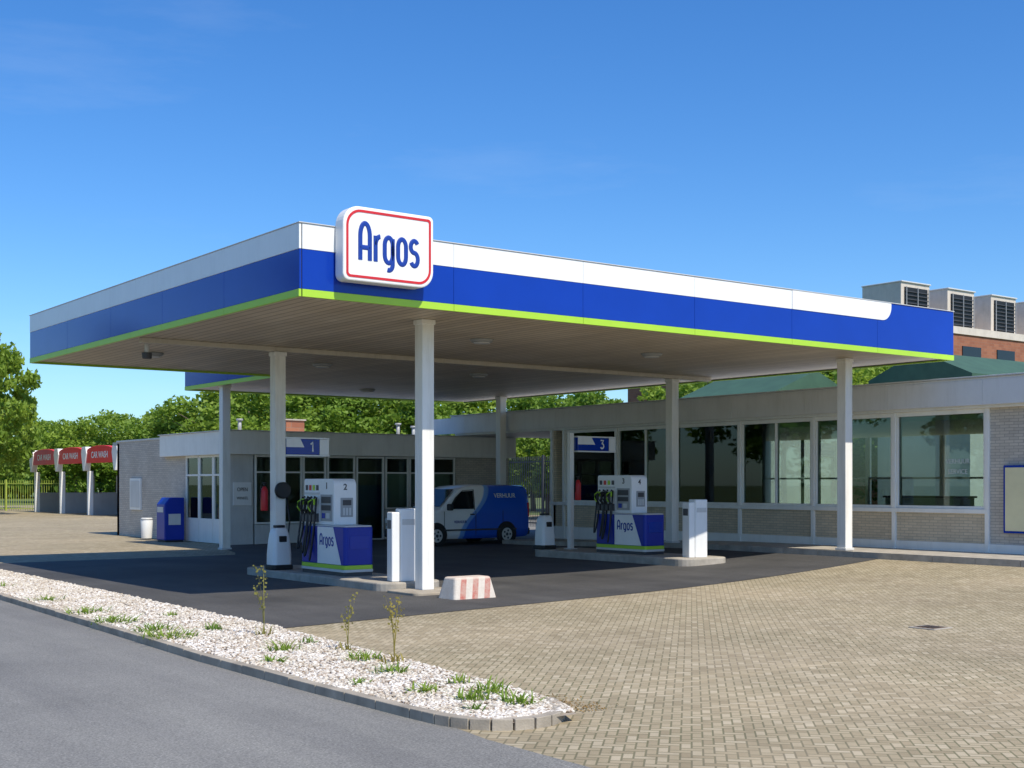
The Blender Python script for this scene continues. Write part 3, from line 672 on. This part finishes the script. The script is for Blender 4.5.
T=thing('collection_container',(15.95,39.3,0),'dark blue steel collection container beside the brick wall','container')
b=B(); b.prism([(-.33,.06),(.33,.06),(.33,1.42),(-.16,1.42),(-.33,1.2)],'XZ',-.34,.34,NAVY); b.done('container_body',T,.03)
b=B(); b.box(-.345,-.332,-.24,.24,.95,1.12,LGREY); b.done('label_plate',T)
b=B(); b.box(-.2,.2,-.35,-.342,.55,.9,LGREY); b.done('front_label',T)
b=B(); b.box(-.3,.3,-.31,.31,0,.06,BLACK); b.done('container_foot',T)
T=thing('litter_bin',(15.9,41.2,0),'small white litter bin against the brick wall','litter bin')
b=B(); b.cyl((0,0,.05),.17,.62,WHITE,r2=.2); b.done('bin_body',T,.01)
b=B(); b.cyl((0,0,.67),.21,.06,LGREY,r2=.17); b.done('bin_lid',T)

# ------------------------------------------------------------ car wash
CW=thing('car_wash',(25,76,0),'row of three open wash bays with low red header signs','car wash')
b=B(); b.box(25.1,31,68.6,83.6,3.3,3.6,GREY); b.done('roof',CW,world=True)
for i in range(4):
    v=68.6+5*i; b=B(); b.box(24.9,25.2,v-.12,v+.12,0,2.6,WHITE); b.prism([(v-.12,2.602),(v+.12,2.602),(v+.45,3.6),(v+.32,3.98),(v-.32,3.98),(v-.45,3.6)],'YZ',24.66,25.0,WHITE); b.done('pillar',CW,.02,True)
    b=B(); b.box(25.21,30.79,v-.1,v+.1,0,1.3 if i else 3.298,BRICKW if i==0 else GREY)
    if i: b.box(30.5,30.79,v-.1,v+.1,1.302,3.298,GREY)
    b.done('bay_wall',CW,world=True)
for i in range(3):
    v0=68.6+5*i+.3; v1=v0+4.4; c0=(v0+v1)/2
    pts=[(v0,3.05),(v1,3.05),(v1,3.72)]+[(c0+2.2*math.cos(R(a)),3.72+.30*math.sin(R(a))) for a in range(12,169,12)]+[(v0,3.72)]
    b=B(); b.prism(pts,'YZ',24.72,24.99,REDB); b.done('header_sign',CW,.02,True)
    text('CAR WASH',.50,WHITE,CW,(24.71-25,c0-76,3.48),RU,1.05,.008)
    b=B(); b.box(27,27.3,v0+.4,v0+1.0,.05,2.4,GREY); b.done('wash_brush',CW,.1,True)

# ------------------------------------------------------------ industrial building behind
IB=thing('industrial_building',(80,53,0),'large red-brown brick hall with grey coping and roof ventilation boxes','building')
b=B(); b.box(72.5,135,52,80,0,12.2,BRICKR); b.done('wall',IB,world=True)
VENT=plain('pale_beige_vent_metal',(.66,.58,.49),.6,var=.12,dirt=.2)
b=B(); b.box(72.4,135.1,51.9,80.1,12.202,12.7,VENT); b.done('coping',IB,world=True)
for x in np.arange(74,134,4.2):
    b=B(); b.box(x,x+2.2,51.93,51.999,10.2,11.4,DGLASS); b.box(x-.08,x+2.28,51.9,51.999,10.08,10.195,LGREY); b.done('window',IB,world=True)
for k in range(9):
    x=73.0+5.3*k
    b=B(); b.box(x,x+3.2,53.2,56.4,12.69,15.5,VENT); b.box(x-.05,x+3.25,53.1,56.45,15.502,15.60,LGREY); b.done('ventilation_box',IB,.03,True)
    b=B()
    b.box(x+.35,x+2.9,53.15,53.19,12.95,15.2,BLACK)
    for j in range(8): b.box(x+.38,x+2.87,53.05,53.14,13.05+.26*j,13.10+.26*j,DARK)
    for xx in (x+.35,x+1.6,x+2.85): b.box(xx,xx+.05,53.0,53.045,12.95,15.2,GREY)
    b.done('louvre',IB,world=True)
GROOF=plain('dark_green_roof',(.05,.11,.065),.6,var=.2)
for (u0,u1,v0,v1,zr) in ((51,62,33.5,38.5,8.0),(44,49.5,39,44.5,7.1)):
    T=thing('shed',((u0+u1)/2,(v0+v1)/2,0),'low hall with dark green gabled metal roof','shed','green-roofed sheds')
    b=B(); b.box(u0,u1,v0,v1,0,zr-1.3,LGREY); b.done('shed_wall',T,world=True)
    um=(u0+u1)/2; vm=(v0+v1)/2; b=B()
    if u1-u0>10: b.prism([(v0-.3,zr-1.35),(v1+.3,zr-1.35),(v1+.3,zr-1.2),(vm,zr),(v0-.3,zr-1.2)],'YZ',u0-.3,u1+.3,GROOF)
    else: b.prism([(u0-.3,zr-1.35),(u1+.3,zr-1.35),(u1+.3,zr-1.2),(um,zr),(u0-.3,zr-1.2)],'XZ',v0-.3,v1+.3,GROOF)
    b.done('shed_roof',T,world=True)

def fence(u0,v0,u1,v1,h,label,mat,gap=.13,group=None):
    L=math.hypot(u1-u0,v1-v0); T=thing('fence',(u0,v0,0),label,'fence',group,math.atan2(v1-v0,u1-u0))
    b=B(); n=int(L/gap)
    for i in range(n): b.box(i*gap,i*gap+.025,-.012,.012,.1,h,mat)
    b.done('bars',T); b=B(); b.box(0,L,.013,.05,h-.25,h-.2,mat); b.box(0,L,.013,.05,.2,.25,mat); b.done('rails',T)
    for k in range(int(L/2.5)+1):
        b=B(); b.box(k*2.5-.04,k*2.5+.04,.052,.13,0,h+.05,mat); b.done('fence_post',T)
fence(33,36.5,33,52,3.0,'tall dark steel bar fence closing the yard passage',DARK)
YG=plain('yellow_green_mesh',(.42,.50,.08),.6,var=.2)
fence(27,84,12,110,2.1,'green and yellow fence beyond the wash bays',YG,.2)
b=B(); b.box(0,14,0,8,0,2.9,plain('dark_far_shed',(.12,.09,.08),.8)); b.box(-.3,14.3,-.3,8.3,2.902,3.3,LGREY); o=b.done('far_building',loc=(14,118,0)); tag(o,'distant low dark building with pale flat roof behind fence','building')

# ------------------------------------------------------------ van
def van(u,v,z,rot):
    T=thing('delivery_van',(u,v,z),'white and blue small panel van parked beneath the canopy','van',None,rot); T.scale=(.95,.97,.96)
    m,nt,bs=new_mat('van_two_tone_paint'); p=objc(nt); s=nt.nodes.new('ShaderNodeSeparateXYZ'); nt.links.new(p,s.inputs[0])
    k=mth(nt,'ADD',s.outputs[0],mth(nt,'MULTIPLY',s.outputs[2],-.5))
    k=mth(nt,'ADD',k,mth(nt,'MULTIPLY',mth(nt,'SINE',mth(nt,'MULTIPLY',s.outputs[2],3.2)),.18))
    c=ramp(nt,mth(nt,'MULTIPLY',k,.25),[(0,(.90,.90,.90)),(.415,(.90,.90,.90)),(.425,(.20,.42,.85)),(.46,(.16,.36,.80)),(.47,(.015,.12,.66)),(1,(.012,.10,.60))])
    nt.links.new(c,bs.inputs['Base Color']); bs.inputs['Roughness'].default_value=.25; bs.inputs['Coat Weight'].default_value=.3
    ST=[(0,.36,.58,.60),(.04,.26,.76,.75),(.18,.22,.93,.83),(.5,.2,1.03,.87),(.95,.2,1.12,.885),(1.05,.2,1.16,.885),(1.35,.2,1.46,.885),(1.65,.2,1.72,.885),(1.95,.2,1.82,.885),(2.5,.2,1.86,.89),(3.8,.2,1.86,.89),(4.25,.22,1.84,.89),(4.37,.24,1.78,.885),(4.41,.3,1.5,.87)]
    def ring(st):
        x,zb,zt,w=st; zbl=min(1.05,zt-.08); ins=.10*max(0,(zt-zbl)/.75); wt=w-ins
        h=[(w*.9,zb),(w*.985,zb+.1),(w,zb+.3),(w*.995,zbl),(wt+.01,zt-.09),(wt-.035,zt-.025),(wt-.14,zt),(0,zt+.015)]
        return [(x,-a,b) for a,b in h]+[(x,a,b) for a,b in h[:-1][::-1]]
    b=B(); rings=[[b.bm.verts.new(p) for p in ring(s_)] for s_ in ST]; k=b.mi(m)
    for i in range(len(rings)-1):
        for j in range(15):
            f=b.bm.faces.new((rings[i][j],rings[i][(j+1)%15],rings[i+1][(j+1)%15],rings[i+1][j])); f.smooth=True
    b.bm.faces.new(rings[0][::-1]); b.bm.faces.new(rings[-1])
    b.done('body',T,.015)
    def yw(z): return -(.893-.10*max(0,(z-1.05))/.75)-.010
    def sidep(pts,mat,nm,dy=0):
        for s_ in (1,-1):
            b=B(); b.poly([(x,(yw(z)-dy)*s_,z) for x,z in pts],mat); b.done(nm,T)
    sidep([(1.26,1.12),(2.22,1.12),(2.22,1.68),(1.80,1.66),(1.54,1.46)],DGLASS,'side_window')
    sidep([(1.22,1.08),(1.25,1.08),(1.54,1.48),(1.82,1.69),(2.26,1.72),(2.26,1.08),(2.23,1.08),(2.23,1.70),(1.805,1.67),(1.52,1.46)],BLACK,'window_seal',.001)
    for y_ in (-1,1):
        b=B()
        for xx in (1.10,2.29,3.35): b.box(xx,xx+.012,y_*.894-.004,y_*.894+.004,.32,1.05,BLACK)
        b.box(1.1,3.9,y_*.894-.008,y_*.894+.008,.45,.50,DARK)
        b.done('door_seam',T)
        b=B(); b.box(2.08,2.24,min(y_*.885,y_*.92),max(y_*.885,y_*.92),.93,.97,BLACK); b.done('door_handle',T,.008)
    for s_ in (1,-1):
        b=B(); b.box(1.20,1.34,min(s_*.87,s_*1.06),max(s_*.87,s_*1.06),1.08,1.28,BLACK); b.done('wing_mirror',T,.03)
    b=B(); b.poly([(1.03,-.77,1.17),(1.03,.77,1.17),(1.60,.70,1.70),(1.60,-.70,1.70)],DGLASS)
    for v_ in b.bm.verts: v_.co.x-=.025; v_.co.z+=.03
    b.done('windscreen',T)
    for s_ in (1,-1):
        b=B(); b.box(.03,.30,min(s_*.5,s_*.84),max(s_*.5,s_*.84),.66,.84,LGREY); b.done('headlight',T,.05)
        b=B(); b.box(4.36,4.43,min(s_*.76,s_*.885),max(s_*.76,s_*.885),.85,1.3,RED); b.done('tail_light',T,.02)
    b=B(); b.box(-.03,.2,-.8,.8,.25,.5,BLACK); b.done('bumper',T,.05)
    b=B(); b.box(4.38,4.50,-.83,.83,.28,.5,BLACK); b.done('rear_bumper',T,.04)
    b=B(); b.box(-.045,-.032,-.26,.26,.36,.47,plain('number_plate_yellow',(.75,.55,.05),.5)); b.done('number_plate',T)
    for x in (.82,3.50):
        for s_ in (1,-1):
            b=B(); b.cyl((x,-.898 if s_<0 else .888,.33),.385,.01,BLACK,'Y',seg=32); b.done('wheel_arch',T)
            W=B(); W.cyl((x,-.91 if s_<0 else .725,.31),.31,.185,BLACK,'Y',seg=32); W.done('wheel',T,.03)
            R_=B(); yy=-.92 if s_<0 else .91; R_.cyl((x,yy,.31),.2,.012,LGREY,'Y',seg=24); R_.cyl((x,yy-.008 if s_<0 else yy+.013,.31),.05,.008,DARK,'Y',seg=12)
            for q in range(5):
                a=q*R(72); R_.cyl((x+.12*math.cos(a),yy-.006 if s_<0 else yy+.012,.31+.12*math.sin(a)),.035,.006,DARK,'Y',seg=10)
            R_.done('rim',T)
    text('VERHUUR',.20,WHITE,T,(3.45,yw(1.52)-.012,1.52),(R(90-7),0,0),.95,.002)
    text('VERHUUR',.12,BLUE,T,(1.70,-.906,.72),RV,.9)
    return T
van(19.95,32.0,gh(22,32),R(0))

# ------------------------------------------------------------ trees
def tree_mesh(seed,h,cr,nclump=64,leaf=.145,per=160):
    r=np.random.default_rng(seed); b=B()
    th=h*.42; b.tube([(0,0,-.1),(.05,.02,th*.5),(0.0,.1,th),(0.1,0,h*.75)],.03*h*.55,BARK,8,.03)
    for i in range(7):
        a=i*.9+r.random(); l=cr*(.5+.35*r.random()); z0=h*(.25+.05*i)
        e=(l*math.cos(a),l*math.sin(a),z0+h*.2); b.tube([(0,0.05,z0),(e[0]*.5,e[1]*.5,z0+h*.13),e],.07,BARK,5,.02)
    C=[]
    while len(C)<nclump:
        p=r.normal(size=3); p/=np.linalg.norm(p); q=r.random()**.4
        p=p*q*np.array([cr,cr,h*.40]); p[2]+=h*.57
        if p[2]>h*.93 and r.random()<.3: continue
        C.append((p,cr*(.13+.17*r.random())))
    V=[]
    for p,rad in C:
        d=r.normal(size=(per,3)); d/=np.linalg.norm(d,axis=1)[:,None]; d=d*(r.random((per,1))**.4)*rad*np.array([1.15,1.15,.75]); V.append(d+p)
    P=np.concatenate(V); n=len(P)
    s=leaf*(.6+.8*r.random((n,1))); a=r.normal(size=(n,3)); a/=np.linalg.norm(a,axis=1)[:,None]; c=np.cross(a,r.normal(size=(n,3))); c/=np.linalg.norm(c,axis=1)[:,None]
    Q=np.stack([P-a*s,P+c*s*.6,P+a*s,P-c*s*.6],1).reshape(-1,3); F=np.arange(4*n).reshape(n,4)
    return b,np_mesh('crown',Q,F,LEAF)
TM=[]
for sd,h,cr in ((1,9,3.4),(2,9,3.9),(3,9,3.0)):
    b,cm=tree_mesh(sd,h,cr); bmesh.ops.recalc_face_normals(b.bm,faces=b.bm.faces[:]); tm=bpy.data.meshes.new('trunk'); b.bm.to_mesh(tm); b.bm.free(); tm.materials.append(BARK); TM.append((tm,cm))
CS,SN=.7984,.6021
def tree(E,Nn,h,wid=1.0,group='trees behind the station'):
    u=CS*E+SN*Nn; v=-SN*E+CS*Nn; k=random.randrange(3); s=h/9
    T=thing('tree',(u,v,-.05),'leafy green deciduous tree with full rounded crown','tree',group,random.random()*6.28); T.scale=(s*wid,s*wid,s)
    for me,nm in ((TM[k][0],'trunk'),(TM[k][1],'crown')):
        o=bpy.data.objects.new(nm,me); COL.objects.link(o); o.parent=T
tree(-30.6,75,11.3,.72); tree(-34.5,78,11,.8); tree(-36,88,9.6,.9); tree(-38,93,9,.9)
for E,Nn,h in ((-49,134,9),(-46,130,8),(-43.5,128,8.6),(-40.5,131,9.6),(-37.5,127,9.2),(-35,130,9.8),(-32.3,126,9.0),(-29.5,128,8.8),(-26,122,9.0),(-23,118,9.5),
    (-20.5,88,8.8),(-18.6,90,9.7),(-16.2,86,8.9),(-13.5,90,9.3),(-11.5,88,8.7),(-9.0,90,9.1),(-6.6,86,8.3),(-4.5,90,8.9),(-1.5,92,9.1),(1.5,90,8.5),(4,88,8.8),(7,92,9.3),(10,90,8.9),(13,92,8.5),
    (11.5,68,8.1),(14.2,70,9.2),(16.3,68,8.8),(18.4,70,9.4),(20.4,69,8.9),(1.8,66,5.4),(4,64,6),(6.5,67,6.8),(-2,70,6.0),(22,76,9)):
    tree(E,Nn,h,1.25)
r=np.random.default_rng(5); n=60000
ang=R(-33)+R(66)*r.random(n); dist=175+30*r.random(n); hh=(4.5+4.5*(.5+.5*np.sin(ang*43)*np.cos(ang*97+1))+1.5*np.sin(ang*211))*r.random(n)**.5
E=dist*np.sin(ang); Nn=dist*np.cos(ang); P=np.stack([CS*E+SN*Nn,-SN*E+CS*Nn,hh],1)
a=r.normal(size=(n,3)); a/=np.linalg.norm(a,axis=1)[:,None]; c=np.cross(a,r.normal(size=(n,3))); c/=np.linalg.norm(c,axis=1)[:,None]; s=.6
Q=np.stack([P-a*s,P+c*s,P+a*s,P-c*s],1).reshape(-1,3)
o=bpy.data.objects.new('far_wood',np_mesh('far_wood',Q,np.arange(4*n).reshape(n,4),LEAF)); COL.objects.link(o); o['kind']='stuff'; o['label']='distant green wood along the horizon'; o['category']='wood'
for (u,v,h) in ((-18,42,11),(-19,60,15),(-18,78,12),(-19,100,15),(-20,138,14)):
    E=CS*u-SN*v; Nn=SN*u+CS*v; tree(E,Nn,h,1.1,'trees across the road')

# ------------------------------------------------------------ light, world, camera
el=R(53); sd=Vector((.06,-1,0)).normalized(); sdir=Vector((sd.x*math.cos(el),sd.y*math.cos(el),math.sin(el)))
L=bpy.data.lights.new('sun','SUN'); L.energy=5.0; L.angle=R(.5); L.color=(1,.93,.80)
lo=bpy.data.objects.new('sun',L); COL.objects.link(lo); lo.rotation_euler=sdir.to_track_quat('Z','Y').to_euler(); lo.location=(0,-20,40)
w=bpy.data.worlds.new('World'); scene.world=w; w.use_nodes=True; nt=w.node_tree
bg=nt.nodes['Background']; sky=nt.nodes.new('ShaderNodeTexSky'); sky.sky_type='NISHITA'; sky.sun_disc=False
sky.sun_elevation=el; sky.sun_rotation=math.atan2(sd.x,sd.y); sky.air_density=1.0; sky.dust_density=.5; sky.ozone_density=1.6
hs=nt.nodes.new('ShaderNodeHueSaturation'); hs.inputs['Saturation'].default_value=1.3; nt.links.new(sky.outputs[0],hs.inputs['Color'])
c0=mix(nt,1.0,hs.outputs[0],(.80,1.08,1.40),'MULTIPLY')
tc=nt.nodes.new('ShaderNodeTexCoord'); mp=nt.nodes.new('ShaderNodeMapping'); mp.inputs['Scale'].default_value=(1.2,1.2,6); mp.inputs['Location'].default_value=(3.1,1.7,.4); nt.links.new(tc.outputs['Generated'],mp.inputs[0])
cl=noise(nt,mp.outputs[0],2.2,8,.62); cl=ramp(nt,cl,[(.55,(0,0,0)),(.9,(.12,)*3)])
c=mix(nt,cl,c0,(7.5,8.2,9.0)); nt.links.new(c,bg.inputs[0]); bg.inputs[1].default_value=.122
cam=bpy.data.cameras.new('camera'); co=bpy.data.objects.new('camera',cam); COL.objects.link(co); scene.camera=co
co.location=(0,0,1.85); co.rotation_euler=(R(90),0,-math.atan2(.6021,.7984)); cam.sensor_width=36; cam.lens=45.03; cam.shift_y=100/1024; cam.clip_end=4000
scene.view_settings.view_transform='Standard'; scene.view_settings.look='None'; scene.view_settings.exposure=0
